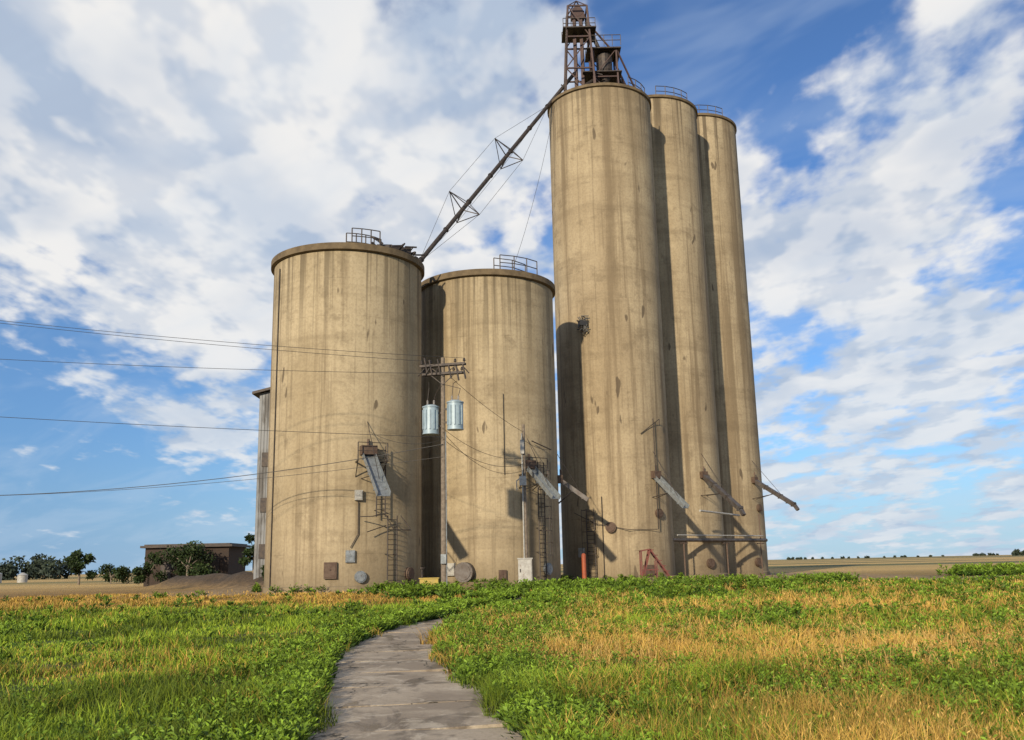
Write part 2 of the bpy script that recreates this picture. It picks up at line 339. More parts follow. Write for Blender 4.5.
# ---------------------------------------------------------------- silos
def frame(c):
    l=math.hypot(*c); f=(-c[0]/l,-c[1]/l); return f,(-f[1],f[0])
def SP(c,rad,phi,z,out=0):
    f,r=frame(c); p=R(phi); k=rad+out
    return Vector((c[0]+k*(math.cos(p)*f[0]+math.sin(p)*r[0]),c[1]+k*(math.cos(p)*f[1]+math.sin(p)*r[1]),z))
def lathe(name,prof,mat,parent,n=128):
    vs=[];fs=[]
    for rr,z in prof:
        for i in range(n): t=2*math.pi*i/n; vs.append((rr*math.cos(t),rr*math.sin(t),z))
    for k in range(len(prof)-1):
        for i in range(n): j=(i+1)%n; fs.append((k*n+i,k*n+j,(k+1)*n+j,(k+1)*n+i))
    fs.append(tuple(range((len(prof)-1)*n,len(prof)*n)))
    me=bpy.data.meshes.new(name); me.from_pydata(vs,[],fs); me.materials.append(mat)
    me.polygons.foreach_set('use_smooth',[True]*len(me.polygons)); me.update()
    try: me.set_sharp_from_angle(angle=R(35))
    except Exception: pass
    o=link(bpy.data.objects.new(name,me)); o.parent=parent; return o
def silo(c,rad,top,mat,lip,liph):
    e=empty('grain_silo',(c[0],c[1],0)); 
    lathe('wall',[(rad,-.3),(rad,top-liph-.003)],mat,e)
    lathe('roof_lip',[(rad-.1,top-liph),(rad+lip,top-liph+.08),(rad+lip,top),(rad*.97,top+.06),(rad*.3,top+.5)],M_lip,e)
    lathe('foundation',[(rad+.12,-.3),(rad+.12,ZB+.28),(rad+.01,ZB+.34)],mat,e); return e
def ladder(e,c,rad,phi,z0,z1,w=.5,out=.25,cage=False):
    mb=MB(); dphi=math.degrees(w/2/rad)
    for s in(-1,1):
        mb.beam(SP(c,rad,phi+s*dphi,z0,out),SP(c,rad,phi+s*dphi,z1,out),.06)
    z=z0+.15
    while z<z1: mb.tube(SP(c,rad,phi-dphi,z,out),SP(c,rad,phi+dphi,z,out),.02,n=5); z+=.3
    z=z0+.4
    while z<z1:
        for s in(-1,1): mb.beam(SP(c,rad,phi+s*dphi,z,-.02),SP(c,rad,phi+s*dphi,z,out),.04)
        z+=1.6
    if cage:
        z=z0+1.8
        while z<z1:
            pts=[SP(c,rad,phi-dphi,z,out),SP(c,rad,phi-dphi*1.5,z,out+.45),SP(c,rad,phi,z,out+.7),SP(c,rad,phi+dphi*1.5,z,out+.45),SP(c,rad,phi+dphi,z,out)]
            for a,b in zip(pts[:-1],pts[1:]): mb.beam(a,b,.03)
            z+=.8
        for pp,oo in((phi-dphi*1.5,.45),(phi,.7),(phi+dphi*1.5,.45)): mb.beam(SP(c,rad,pp,z0+1.8,out+oo),SP(c,rad,pp,z1,out+oo),.03)
    mb.obj('ladder',M_dark,e)
def chute(e,c,rad,phi,z,L,drop,w,mat,platform=True,closed=False):
    p=SP(c,rad,phi,z,0.0); q=SP(c,rad,phi,z-drop,L); d=(q-p).normalized(); sd=d.cross(Vector((0,0,1))).normalized(); up=sd.cross(d).normalized()
    mb=MB()
    mb.beam(p,q,w,.04,up)
    for s in(-1,1): mb.beam(p+sd*s*(w/2+.012)+up*.12,q+sd*s*(w/2+.012)+up*.12,.025,.3,up)
    if closed: mb.beam(p+up*.27,q+up*.27,w+.06,.03,up)
    for t in(.15,.5,.85): mb.beam(p+d*((q-p).length*t)-sd*(w/2+.08)-up*.06,p+d*((q-p).length*t)+sd*(w/2+.08)-up*.06,.06,.06,up)
    if closed:
        for t in(.3,.66,.97): c_=p+(q-p)*t; mb.beam(c_+up*.12-d*.04,c_+up*.12+d*.04,w+.14,.42,up)
        mb.beam(q+up*.12,q+up*.12+d*.35-Vector((0,0,.25)),w*.8,.25,up)
    mb.obj('spout_trough',mat,e)
    mb=MB(); g=SP(c,rad,phi,z+.1,.12); mb.box(g,(w+.2,w+.1,.55),math.atan2(sd.y,sd.x)); mb.beam(SP(c,rad,phi,z+.8,.2),SP(c,rad,phi,z+.3,.2),.12)
    mb.obj('slide_gate',M_rust,e)
    mb=MB(); mb.tube(SP(c,rad,phi,z+1.9,0),p+(q-p)*.7+up*.25,.02,n=5); mb.tube(SP(c,rad,phi-4,z-1.6,0),p+(q-p)*.5-up*.05,.03,n=5); mb.tube(SP(c,rad,phi+4,z-1.6,0),p+(q-p)*.5-up*.05,.03,n=5)
    if platform:
        for pp in(phi-8,phi+10):
            mb.beam(SP(c,rad,pp,z-.6,0),SP(c,rad,pp,z-.6,1.0),.07); mb.beam(SP(c,rad,pp,z-.6,.95),SP(c,rad,pp,z+.5,.95),.05); mb.beam(SP(c,rad,pp,z-.6,.9),SP(c,rad,pp,z-1.5,0),.05)
        mb.beam(SP(c,rad,phi-8,z+.5,.95),SP(c,rad,phi+10,z+.5,.95),.04); mb.beam(SP(c,rad,phi-8,z,.95),SP(c,rad,phi+10,z,.95),.03)
    mb.obj('spout_bracket',M_dark,e)
def rail(e,c,rad,p0,p1,z,h=1.05,n=6,mat=None):
    mb=MB(); ps=[p0+(p1-p0)*i/(n-1) for i in range(n)]
    for p in ps: mb.beam(SP(c,rad,p,z),SP(c,rad,p,z+h),.06)
    for a,b in zip(ps[:-1],ps[1:]):
        for k in(.5,1): mb.beam(SP(c,rad,a,z+h*k),SP(c,rad,b,z+h*k),.05)
    mb.obj('top_railing',mat or M_dark,e)
def hatch(e,c,rad,phi,z,w,h,mat,d=.12,rnd=False,name='access_hatch'):
    mb=MB(); f=SP(c,rad,phi,z,1)-SP(c,rad,phi,z,0)
    if rnd:
        mb.tube(SP(c,rad,phi,z,-.1),SP(c,rad,phi,z,d),w/2,n=18); mb.tube(SP(c,rad,phi,z,d),SP(c,rad,phi,z,d+.05),w*.38,n=18)
        for i in range(8):
            t=i*math.pi/4; o=Vector((-f.y,f.x,0))*math.cos(t)*w*.44+Vector((0,0,1))*math.sin(t)*w*.44
            mb.tube(SP(c,rad,phi,z,d)+o,SP(c,rad,phi,z,d+.03)+o,.025,n=6)
    else:
        a=math.atan2(f.y,f.x)+math.pi/2; mb.box(SP(c,rad,phi,z,d/2),(w,d,h),a); mb.box(SP(c,rad,phi,z,d+.015),(w*.8,.03,h*.8),a); mb.box(SP(c,rad,phi,z,d+.05)+Vector((0,0,h*.05)),(w*.1,.05,h*.1),a)
    mb.obj(name,mat,e)
# --- short silo A
TA=21.8
eA=silo(cA,RA,TA,M_conA,.22,.5)
rail(eA,cA,RA-.15,2,24,TA+.05,1.05,4); rail(eA,cA,RA-2.2,-4,50,TA+.3,1.2,5)
mb=MB()
for i in range(26):
    a=SP(cA,RA-random.uniform(.3,2.2),random.uniform(28,75),TA+random.uniform(.1,.7)); b=a+Vector((random.uniform(-1,1),random.uniform(-1,1),random.uniform(-.1,.6))); mb.beam(a,b,random.uniform(.05,.16))
mb.box(SP(cA,RA-1.0,58,TA+.45),(1.3,1.0,.6),.4); mb.box(SP(cA,RA-1.2,38,TA+.35),(1.0,.8,.5),.1); mb.obj('conveyor_tail_machinery',M_dark,eA)
chute(eA,cA,RA,15,8.5,3.4,2.9,.75,M_galv)
ladder(eA,cA,RA,24,4.6,8.9,.55,.3); ladder(eA,cA,RA,33,.4,4.7,.65,.3)
hatch(eA,cA,RA,9,5.9,.45,.6,M_white,.25,name='junction_box'); hatch(eA,cA,RA,4,2.3,.55,.7,M_galv,.15)
hatch(eA,cA,RA,-9,1.5,.75,.95,M_rust,.18); hatch(eA,cA,RA,11,1.1,.7,.7,M_galv,.2,True); hatch(eA,cA,RA,52,1.2,.8,.8,M_rust,.2,True)
mb=MB(); mb.path([SP(cA,RA,9,5.5,.1),SP(cA,RA,9,3.6,.1),SP(cA,RA,4,2.8,.1)],.03)
mb.path([SP(cA,RA,28,4.8,.5),SP(cA,RA,16,4.6,.9),SP(cA,RA,8,4.6,.5)],.03); mb.path([SP(cA,RA,28,4.1,.3),SP(cA,RA,14,3.7,.5)],.03)
mb.path([SP(cA,RA,28,4.7,.3),SP(cA,RA,28,3.8,1.2),SP(cA,RA,40,3.8,1.2),SP(cA,RA,40,4.7,.3)],.03); mb.path([SP(cA,RA,-62,TA-1,.06),SP(cA,RA,-62,.4,.06)],.035)
mb.obj('conduit',M_dark,eA)
# --- short silo B
eB=silo(cB,RA,TA,M_conA,.22,.5)
rail(eB,cB,RA-.15,12,50,TA+.05,1.1,4); rail(eB,cB,RA-1.6,10,60,TA+.3,1.1,3)
chute(eB,cB,RA,32,8.1,3.1,2.4,.6,M_galv); ladder(eB,cB,RA,42,.4,8.4,.55,.3,True)
chute(eB,cB,RA,82,7.4,2.0,1.5,.35,M_chute,False)
hatch(eB,cB,RA,-19,1.2,1.3,1.3,M_chute,.5,True,'aeration_fan'); hatch(eB,cB,RA,-31,1.4,.6,.8,M_white,.2); hatch(eB,cB,RA,50,1.3,.8,.8,M_galv,.2,True); hatch(eB,cB,RA,9,1.0,.5,.6,M_rust,.15)
mb=MB(); mb.path([SP(cB,RA,26,8.5,.15),SP(cB,RA,26,.4,.15)],.05); mb.path([SP(cB,RA,12,13,.06),SP(cB,RA,12,7.5,.06)],.025); mb.path([SP(cB,RA,34,9.8,.3),SP(cB,RA,52,9.3,.5)],.04); mb.obj('conduit',M_dark,eB)  # thin upright rod right of centre stands in for the utility pole's shadow
# --- tall silos
TT=[40.3,42.8,44.4]; eT=[]
for c,t in zip((c1,c2,c3),TT): eT.append(silo(c,RT,t,M_conT,.13,.32))
rail(eT[0],c1,RT-.3,38,75,TT[0]+.05,1.0,4); rail(eT[1],c2,RT-.3,10,60,TT[1]+.05,1.0,5); rail(eT[2],c3,RT-.3,0,50,TT[2]+.05,1.0,5)
chute(eT[0],c1,RT,43,8.0,3.0,2.6,.5,M_galv,False); chute(eT[1],c2,RT,39,8.5,4.2,3.1,.38,M_chute,False,True); chute(eT[2],c3,RT,53,8.6,4.0,2.5,.36,M_chute,False,True)
ladder(eT[0],c1,RT,-25,.5,5.6,.6,.3,True)
hatch(eT[0],c1,RT,-6,4.2,.8,.8,M_rust,.25,True); hatch(eT[0],c1,RT,30,1.0,.9,.8,M_rust,.2); hatch(eT[0],c1,RT,-38,2.4,.5,.7,M_white,.15); hatch(eT[0],c1,RT,46,5.2,.7,.7,M_rust,.2,True)
hatch(eT[1],c2,RT,42,1.4,.8,.8,M_rust,.2,True); hatch(eT[2],c3,RT,50,1.4,.8,.8,M_rust,.2,True); hatch(eT[2],c3,RT,60,6.2,.7,.7,M_rust,.2,True)
mb=MB()
mb.path([SP(c1,RT,42,12.4,.25),SP(c1,RT,42,4.0,.25)],.04); mb.path([SP(c1,RT,28,11.2,.1),SP(c1,RT,50,12.4,.3),SP(c1,RT,50,11.9,.3)],.03); mb.path([SP(c1,RT,-14,6.5,.08),SP(c1,RT,-14,.4,.08)],.035)
mb.path([SP(c1,RT,-45,5.4,.2),SP(c1,RT,-20,4.5,.3),SP(c1,RT,10,4.0,.3),SP(c1,RT,40,4.0,.3)],.025); mb.obj('conduit',M_dark,eT[0])
mb=MB(); g=SP(c1,RT,-25,20,.35); mb.box(g,(.6,.5,.4),.3)
for i in range(18): mb.beam(g+Vector((random.uniform(-.5,.5),random.uniform(-.3,.2),random.uniform(-.7,.6))),g+Vector((random.uniform(-.5,.5),random.uniform(-.3,.2),random.uniform(-.9,.6))),.06)
mb.beam(SP(c1,RT,-25,19.4,0),SP(c1,RT,-25,19.4,.8),.08); mb.obj('wall_bracket_debris',M_cable,eT[0])
# transfer pipe
e=empty('transfer_pipe',(12.2,73.4,3.2)); mb=MB(); mb.tube((12.0,73.2,3.25),(22.3,84.2,3.3),.15,n=14); mb.obj('pipe',M_chute,e,True)
mb=MB(); mb.tube((14.6,74.2,5.5),(18.9,79.4,5.3),.08,n=12); mb.tube((12.6,73.5,3.62),(21.8,83.3,3.66),.05,n=8); mb.obj('upper_pipe',M_white,e,True)
mb=MB()
for t in(.12,.55,.93):
    xx,yv=12+10.3*t,73.2+11*t; mb.beam((xx,yv,.1),(xx,yv,3.05),.1); mb.beam((xx-.4,yv-.4,3.02),(xx+.4,yv+.4,3.02),.08)
mb.beam((21.6,83.4,3),(21.6,83.4,5.6),.1); mb.obj('support_posts',M_rust,e)
# ---------------------------------------------------------------- head tower
e=empty('elevator_head_tower',(6.3,74.3,TT[0]))
def lattice(mb,cx,cy,w,z0,z1,n,bw=.12,taper=1):
    P=lambda i,k,z:(cx+i*w/2*(1+(taper-1)*(z-z0)/(z1-z0)),cy+k*w/2*(1+(taper-1)*(z-z0)/(z1-z0)),z)
    cs=[(-1,-1),(1,-1),(1,1),(-1,1)]
    for i,k in cs: mb.beam(P(i,k,z0),P(i,k,z1),bw*1.3)
    for s in range(n):
        a=z0+(z1-z0)*s/n;b=z0+(z1-z0)*(s+1)/n
        for q in range(4):
            c_,d_=cs[q],cs[(q+1)%4]; mb.beam(P(*c_,b),P(*d_,b),bw)
            if (s+q)%2: mb.beam(P(*c_,a),P(*d_,b),bw*.7)
            else: mb.beam(P(*d_,a),P(*c_,b),bw*.7)
mb=MB(); lattice(mb,6.4,74.3,2.7,TT[0],49.6,3,.12,.62); lattice(mb,8.7,74.9,2.2,TT[0],45.6,2,.10,.9)
for i in(-1,1):
    for k in(-1,1): mb.beam((6.4+i*.84,74.3+k*.84,49.6),(6.4,74.3,50.6),.08)
mb.beam((7.2,74.3,48.6),(9.8,74.9,45.6),.12); mb.beam((9.7,75.9,45.6),(12.2,77.5,TT[0]+.3),.14); mb.beam((9.7,73.9,45.6),(12.0,75.0,TT[0]+.3),.12); mb.obj('lattice_frame',M_tower,e)
mb=MB(); mb.beam((6.15,74.3,TT[0]),(6.15,74.3,48.9),.28,.3); mb.beam((6.75,74.3,TT[0]),(6.75,74.3,48.9),.28,.3); mb.box((6.45,74.3,49.1),(1.2,.6,.7)); mb.tube((6.45,73.98,49.4),(6.45,74.62,49.4),.5,n=16); mb.obj('bucket_elevator_legs',M_tower,e)
mb=MB(); mb.box((6.5,74.3,47.3),(2.9,2.5,.1)); mb.box((8.6,74.8,45.6),(3.0,2.4,.1)); mb.box((8.4,74.8,43.4),(3.4,2.2,.08))
for z0,cx,w in((47.35,6.5,2.8),(45.65,8.6,2.9)):
    for h in(.5,1.0):
        for k in(-1.1,1.1): mb.beam((cx-w/2,74.5+k,z0+h),(cx+w/2,74.5+k,z0+h),.05)
    for i in range(5):
        for k in(-1.1,1.1): mb.beam((cx-w/2+w*i/4,74.5+k,z0),(cx-w/2+w*i/4,74.5+k,z0+1),.05)
mb.obj('platforms',M_dark,e)
mb=MB(); mb.tube((8.7,74.8,43.9),(8.7,74.8,45.4),.7,.7,n=16); mb.tube((8.7,74.8,43.9),(8.7,74.8,42.6),.7,.22,n=16)
mb.tube((7.3,74.4,48.4),(8.6,74.8,45.3),.18,n=10); mb.tube((8.9,74.8,44.4),(13.0,80.5,TT[1]+.5),.2,n=10); mb.tube((8.9,74.8,43),(8.7,73.2,TT[0]+.5),.18,n=10); mb.tube((8.4,74.8,43.6),(6.0,73.4,TT[0]+1),.18,n=10)
for i in range(14):
    a=Vector((random.uniform(5.4,10),random.uniform(73.2,75.6),TT[0]+random.uniform(.2,3.2))); mb.beam(a,a+Vector((random.uniform(-1,1),random.uniform(-.5,.5),random.uniform(-.6,.8))),.09)
mb.obj('distributor_spouts',M_dark,e)
mb=MB(); 
for s in(-.25,.25): mb.beam((5.0,73.1+s,TT[0]),(5.4,73.3+s,48.6),.04)
for i in range(27): mb.tube((5.0+.014*i,72.85+.007*i,TT[0]+.3*i),(5.0+.014*i,73.35+.007*i,TT[0]+.3*i),.018,n=5)
mb.obj('tower_ladder',M_dark,e)
# ---------------------------------------------------------------- inclined conveyor tube with bracing
e=empty('inclined_conveyor',(-5.9,62.3,22.3)); P0=Vector((-6.6,61.6,21.9)); P1=Vector((3.9,73.2,40.4)); P2=Vector((6.0,74.2,43.5))
mb=MB(); mb.tube(P0,P1,.16,n=12); mb.tube(P1,P2,.16,n=12)
for t in np.linspace(.04,.96,7):
    q=P0.lerp(P1,t); dd=(P1-P0).normalized()*.05; mb.tube(q-dd,q+dd,.21,n=12)
mb.obj('spout_tube',M_dark,e,True)
mb=MB(); ax=(P1-P0).normalized(); sd=ax.cross(Vector((0,0,1))).normalized(); up=sd.cross(ax).normalized(); st=[]
for t in(.30,.62):
    q=P0.lerp(P1,t); tips=[q+up*1.7,q+sd*1.2-up*.8,q-sd*1.2-up*.8]
    for a in tips: mb.beam(q,a,.06)
    for i in range(3): mb.beam(tips[i],tips[(i+1)%3],.05)
    for a in tips: mb.beam(a,q+ax*1.0,.04)
    st.append(tips)
for i in range(3):
    pts=[P0+ax*.6,st[0][i],st[1][i],P1-ax*.8]
    for a,b in zip(pts[:-1],pts[1:]): mb.tube(a,b,.014,n=5)
mb.obj('truss_bracing',M_dark,e)
mb=MB()
for a,b in(((4.2,72.4,40),(-.2,67.5,22.5)),):
    a=Vector(a);b=Vector(b); mb.path([a.lerp(b,t)+Vector((0,0,-1.2*4*t*(1-t))) for t in np.linspace(0,1,13)],.014,5)
mb.obj('guy_cables',M_cable,e)
# ---------------------------------------------------------------- elevator annex behind
e=empty('elevator_annex',(-14,76,0)); x0,x1,y0,y1=-19.9,-10,72,80; zl,zr=15.2,17.6
mb=MB(); mb.add([(x0,y0,-.2),(x1,y0,-.2),(x1,y1,-.2),(x0,y1,-.2),(x0,y0,zl),(x1,y0,zr),(x1,y1,zr),(x0,y1,zl)],[(0,1,5,4),(1,2,6,5),(2,3,7,6),(3,0,4,7)]); mb.obj('walls',M_corr,e)
mb=MB(); mb.add([(x0-.5,y0-.4,zl-.08),(x1,y0-.4,zr+.05),(x1,y1+.4,zr+.05),(x0-.5,y1+.4,zl-.08),(x0-.5,y0-.4,zl+.12),(x1,y0-.4,zr+.25),(x1,y1+.4,zr+.25),(x0-.5,y1+.4,zl+.12)],[(0,3,2,1),(4,5,6,7),(0,1,5,4),(1,2,6,5),(2,3,7,6),(3,0,4,7)]); mb.obj('roof',M_dark,e)
mb=MB()
for z in(3,6.5,10): mb.box((-19.2,71.97,z),(.7,.08,1.1))
mb.obj('windows',M_dark,e)
# ---------------------------------------------------------------- utility poles & wires
def upole(x,y,h,arm=True,tr=False,r=.15,ang=-.25):
    e=empty('utility_pole',(x,y,0)); mb=MB(); mb.tube((x,y,-.3),(x,y,h),r*1.15,r*.75,n=14); mb.obj('pole',M_wood,e,True)
    ca,sa=math.cos(ang),math.sin(ang)
    if arm:
        mb=MB(); ins=MB()
        for z,w in((h-.45,1.35),(h-.95,1.2)):
            for o in(-.12,.12):
                mb.beam((x-w*ca-o*sa,y-w*sa+o*ca-.08,z),(x+w*ca-o*sa,y+w*sa+o*ca-.08,z),.1,.13)
            for s in(-1,1): mb.beam((x+s*w*.6*ca,y+s*w*.6*sa-.15,z-.05),(x,y-.15,z-.65),.04)
            for k in(-.95,-.55,.55,.95):
                a=Vector((x+k*w*ca,y+k*w*sa-.08,z+.06)); ins.tube(a,a+Vector((0,0,.12)),.03,n=8); ins.tube(a+Vector((0,0,.1)),a+Vector((0,0,.18)),.09,.07,n=10); ins.tube(a+Vector((0,0,.19)),a+Vector((0,0,.27)),.07,.045,n=10)
        mb.obj('crossarm',M_wood if not tr else M_dark,e); ins.obj('insulators',M_porc if not tr else M_dark,e,True)
        mb=MB()
        for k in(-1.1,-.8,-.3,.35,.8,1.2):
            a=Vector((x+k*ca,y+k*sa-.2,h-.9)); dz_=random.uniform(-.3,.4); mb.tube(a+Vector((0,0,.6+dz_)),a+Vector((.16,-.1,-.25+dz_)),.05,n=8); mb.tube(a+Vector((0,0,.3)),a+Vector((.3*k,-.1,-.15)),.035,n=6)
        mb.obj('fuse_cutouts',M_dark,e)
    if tr:
        for s,zc in((-1,9.75),(1,9.95)):
            cx,cy=x+s*.70,y-.12*s-.1; mb=MB(); mb.tube((cx,cy,zc-.80),(cx,cy,zc+.66),.45,n=24); mb.tube((cx,cy,zc+.66),(cx,cy,zc+.72),.49,n=24); mb.tube((cx,cy,zc+.72),(cx,cy,zc+.82),.45,.27,n=24); mb.tube((cx,cy,zc-.86),(cx,cy,zc-.80),.47,n=24)
            for i in range(5): 
                t=-2.6+i*.5; mb.box((cx+.48*math.cos(t),cy+.48*math.sin(t),zc-.05),(.08,.05,1.1),t+math.pi/2)
            mb.obj('transformer_tank',M_trans,e,True)
            mb=MB()
            for o in(-.18,.18): 
                for q in range(4): mb.tube((cx+o,cy,zc+.78+q*.08),(cx+o,cy,zc+.84+q*.08),.07,.045,n=10)
            mb.obj('bushing',M_porc,e,True)
            mb=MB(); mb.beam((x,y,zc+.35),(cx,cy,zc+.35),.1); mb.beam((x,y,zc-.4),(cx,cy,zc-.4),.1)
            mb.path([(cx-.18,cy,zc+1.05),(cx-.1,cy,zc+1.8),(x+s*.8,y-.1,h-1.4)],.018,5); mb.path([(cx+.18,cy,zc+1.05),(cx+.3,cy,zc+1.5),(x+s*.1,y-.2,h-1.6)],.018,5); mb.obj('mounting',M_dark,e)
    return e
HP=13.3; pX,pY=-3.95,52.0
eP=upole(pX,pY,HP,True,True); mb=MB(); mb.path([(pX+.17,pY-.12,.2),(pX+.15,pY-.1,9)],.03); mb.box((pX,pY-.22,2.0),(.3,.15,.5)); mb.obj('conduit',M_galv,eP)
upole(-45,38.7,16.2,True,False); upole(-48,60,11,True,False)
bX,bY=2.0-1.35,60.4
eb=empty('service_pole',(bX,bY,0)); mb=MB(); mb.tube((bX,bY,-.2),(bX,bY,10.6),.14,.1,n=12); mb.obj('pole',M_wood,eb,True)
mb=MB(); mb.box((bX-.1,bY-.25,6.9),(.45,.25,.6)); mb.path([(bX-.12,bY-.15,10),(bX-.12,bY-.15,2)],.05); mb.box((bX-.1,bY-.2,9.1),(.25,.2,.9)); mb.path([(bX-.1,bY-.2,7.2),(bX-.5,bY-.3,6.9),(bX-.5,bY-.3,6.3)],.04); mb.obj('meter_and_conduit',M_white,eb)
mb=MB()
def wire(a,b,sag,r=.013,n=28):
    a=Vector(a);b=Vector(b); mb.path([a.lerp(b,t)+Vector((0,0,-sag*4*t*(1-t))) for t in np.linspace(0,1,n)],r,5)
wire((pX-1.2,pY+.3,HP-.1),(-46,38.9,16.0),.5); wire((pX+1.2,pY-.3,HP-.1),(-44,38.5,15.7),.6); wire((pX-.6,pY,HP-.9),(-45,38.7,12.8),.45)
wire((pX,pY-.2,8.7),(-45,38.7,10.3),.3,.014)
wire((pX,pY-.2,8.3),(-48,60,7.2),1.3,.02); wire((pX,pY-.2,7.6),(-48,60,7.0),.9,.013)
wire((pX,pY-.2,8.6),(bX,bY-.15,8.0),.7,.014);wire((pX,pY-.2,9.2),(bX,bY-.15,8.4),.6); wire((pX,pY-.2,9.0),(bX,bY-.1,7.6),1.0); wire((pX+.4,pY,12.2),(bX,bY,10.1),.2)
wire((bX,bY,9.6),tuple(SP(cB,RA,52,9.3,.5)),.2); wire((pX,pY,8.6),tuple(SP(cA,RA,15,9.8,.2)),.5)
mb.obj('overhead_wires',M_cable)
# ---------------------------------------------------------------- small yard objects
e=empty('electrical_cabinet',(.55,58.6,ZB)); mb=MB(); mb.box((.55,58.6,ZB+.95),(.85,.5,1.5)); mb.box((.55,58.33,ZB+.95),(.75,.04,1.35)); mb.box((.55,58.6,ZB+1.73),(.95,.6,.06)); mb.obj('housing',M_white,e)
mb=MB(); mb.box((.25,58.3,ZB+1.0),(.06,.05,.2)); mb.beam((.2,58.6,0),(.2,58.6,ZB+.2),.1); mb.beam((.9,58.6,0),(.9,58.6,ZB+.2),.1); mb.obj('handle_and_legs',M_dark,e)
e=empty('bollard',(4.75,66.5,ZB)); mb=MB(); mb.tube((4.75,66.5,0),(4.75,66.5,2.2),.16,n=14); mb.tube((4.75,66.5,2.2),(4.75,66.5,2.3),.16,.08,n=14); mb.obj('post',M_orange,e,True)
e=empty('metal_steps',(9.3,63.5,ZB)); mb=MB(); g=.35
for yo in(0,.8):
    mb.beam((8.4,63.5+yo,ZB),(9.0,63.5+yo,2.1+g),.09); mb.beam((9.0,63.5+yo,2.1+g),(10.5,63.5+yo,ZB),.09); mb.beam((8.4,63.5+yo,ZB),(8.4,63.5+yo,2.0+g),.08); mb.beam((8.4,63.5+yo,2.0+g),(9.0,63.5+yo,2.1+g),.08); mb.beam((9.4,63.5+yo,1.7),(9.4,63.5+yo,ZB),.07)
for i in range(6): t=i/6; mb.box((9.0+1.5*t+.1,63.9,2.05+g-2.1*t),(.3,.85,.05))
mb.beam((8.4,63.5,2.0+g),(8.4,64.3,2.0+g),.08); mb.beam((8.4,63.5,1.1),(9.5,63.5,1.1),.07); mb.obj('frame_and_treads',M_red,e)
e=empty('valve_box',(-5.2,57,ZB)); mb=MB(); mb.box((-5.2,57,ZB+.35),(1.1,.8,.6)); mb.box((-5.2,57,ZB+.68),(1.2,.9,.06)); mb.obj('box',M_yel,e); mb=MB(); mb.tube((-5.6,56.6,ZB+.7),(-5.6,56.6,ZB+1.3),.06,n=8); mb.tube((-5.6,56.6,ZB+1.25),(-5.6,56.6,ZB+1.32),.18,n=12); mb.obj('valve_wheel',M_dark,e)
e=empty('concrete_kerb_block',(-2.6,58.5,ZB)); mb=MB(); mb.box((-2.6,58.5,ZB+.12),(2.0,.6,.4),.1); mb.box((-2.6,58.5,ZB+.35),(1.8,.45,.06),.1); mb.obj('block',M_lip,e)
# ---------------------------------------------------------------- left shed
e=empty('brick_shed',(-33,98,0)); mb=MB(); mb.box((-33,98,1.9),(8.4,6,4.2)); mb.obj('walls',M_brick,e)
mb=MB(); mb.box((-33,98,4.12),(9.2,6.8,.22)); mb.box((-33,98,4.3),(8.6,6.2,.12)); mb.obj('roof',M_dark,e)
mb=MB(); mb.box((-35,94.98,1.5),(1.1,.1,2.4)); mb.box((-32.4,94.98,2.1),(1.3,.1,1.1)); mb.box((-30.2,94.98,2.1),(1.0,.1,1.1)); mb.obj('door_and_windows',M_dark,e)
e=empty('storage_tank',(-98,178,0)); mb=MB(); mb.tube((-98,178,-.1),(-98,178,1.9),1.5,n=24); mb.tube((-98,178,1.9),(-98,178,2.7),1.6,.3,n=24); mb.tube((-94,181,-.1),(-94,181,1.6),.9,n=20); mb.tube((-94,181,1.6),(-94,181,2.1),1.0,.2,n=20); mb.obj('tank_shell',M_white,e,True)
# ---------------------------------------------------------------- trees
def tree(name,x,y,h,w,nl,leaf,ca,cb,clumps=14,low=.25):
    e=empty(name,(x,y,0)); g=float(H(np.array([x]),np.array([y]))[0]); mb=MB(); cl=[]
    base=Vector((x,y,g-.2)); fork=Vector((x+random.uniform(-.1,.1)*h*.3,y,g+h*.35)); mb.tube(base,fork,h*.035,h*.022,n=9)
    for i in range(clumps):
        a=random.uniform(0,6.28); rr=w/2*math.sqrt(random.random())*.8; zt=g+h*(low+(1-low)*random.random()**.8*(1-.35*(rr/(w/2))))*.93
        c=Vector((x+rr*math.cos(a),y+rr*math.sin(a),zt)); cl.append((c,random.uniform(.12,.22)*w))
        m=fork.lerp(c,.5)+Vector((0,0,h*.03)); mb.tube(fork,m,h*.014,h*.009,n=6); mb.tube(m,c,h*.009,h*.004,n=6)
    mb.obj('trunk_and_limbs',M_wood,e,True)
    P=[];C=[]
    for c,rad in cl:
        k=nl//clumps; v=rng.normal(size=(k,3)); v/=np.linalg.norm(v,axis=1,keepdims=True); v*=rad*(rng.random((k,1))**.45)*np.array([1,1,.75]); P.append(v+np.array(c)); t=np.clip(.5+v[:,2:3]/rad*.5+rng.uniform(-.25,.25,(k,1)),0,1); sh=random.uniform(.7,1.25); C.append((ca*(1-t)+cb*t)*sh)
    P=np.concatenate(P);C=np.concatenate(C); n=len(P); D=rng.normal(size=(n,3)); D/=np.linalg.norm(D,axis=1,keepdims=True)
    P[:,2]=np.maximum(P[:,2],g+.1)
    o=leaves('foliage',P,D,leaf*rng.uniform(.7,1.4,n),leaf*.6*rng.uniform(.7,1.3,n),C); o.parent=e; o.matrix_parent_inverse=Matrix.Translation(-Vector(e.location))
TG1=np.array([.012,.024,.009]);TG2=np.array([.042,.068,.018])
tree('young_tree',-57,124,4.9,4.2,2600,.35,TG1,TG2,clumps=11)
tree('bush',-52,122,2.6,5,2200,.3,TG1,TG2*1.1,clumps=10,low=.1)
tree('bush',-31.6,91.5,4.9,5.6,4500,.26,TG1,TG2,clumps=14,low=.1)
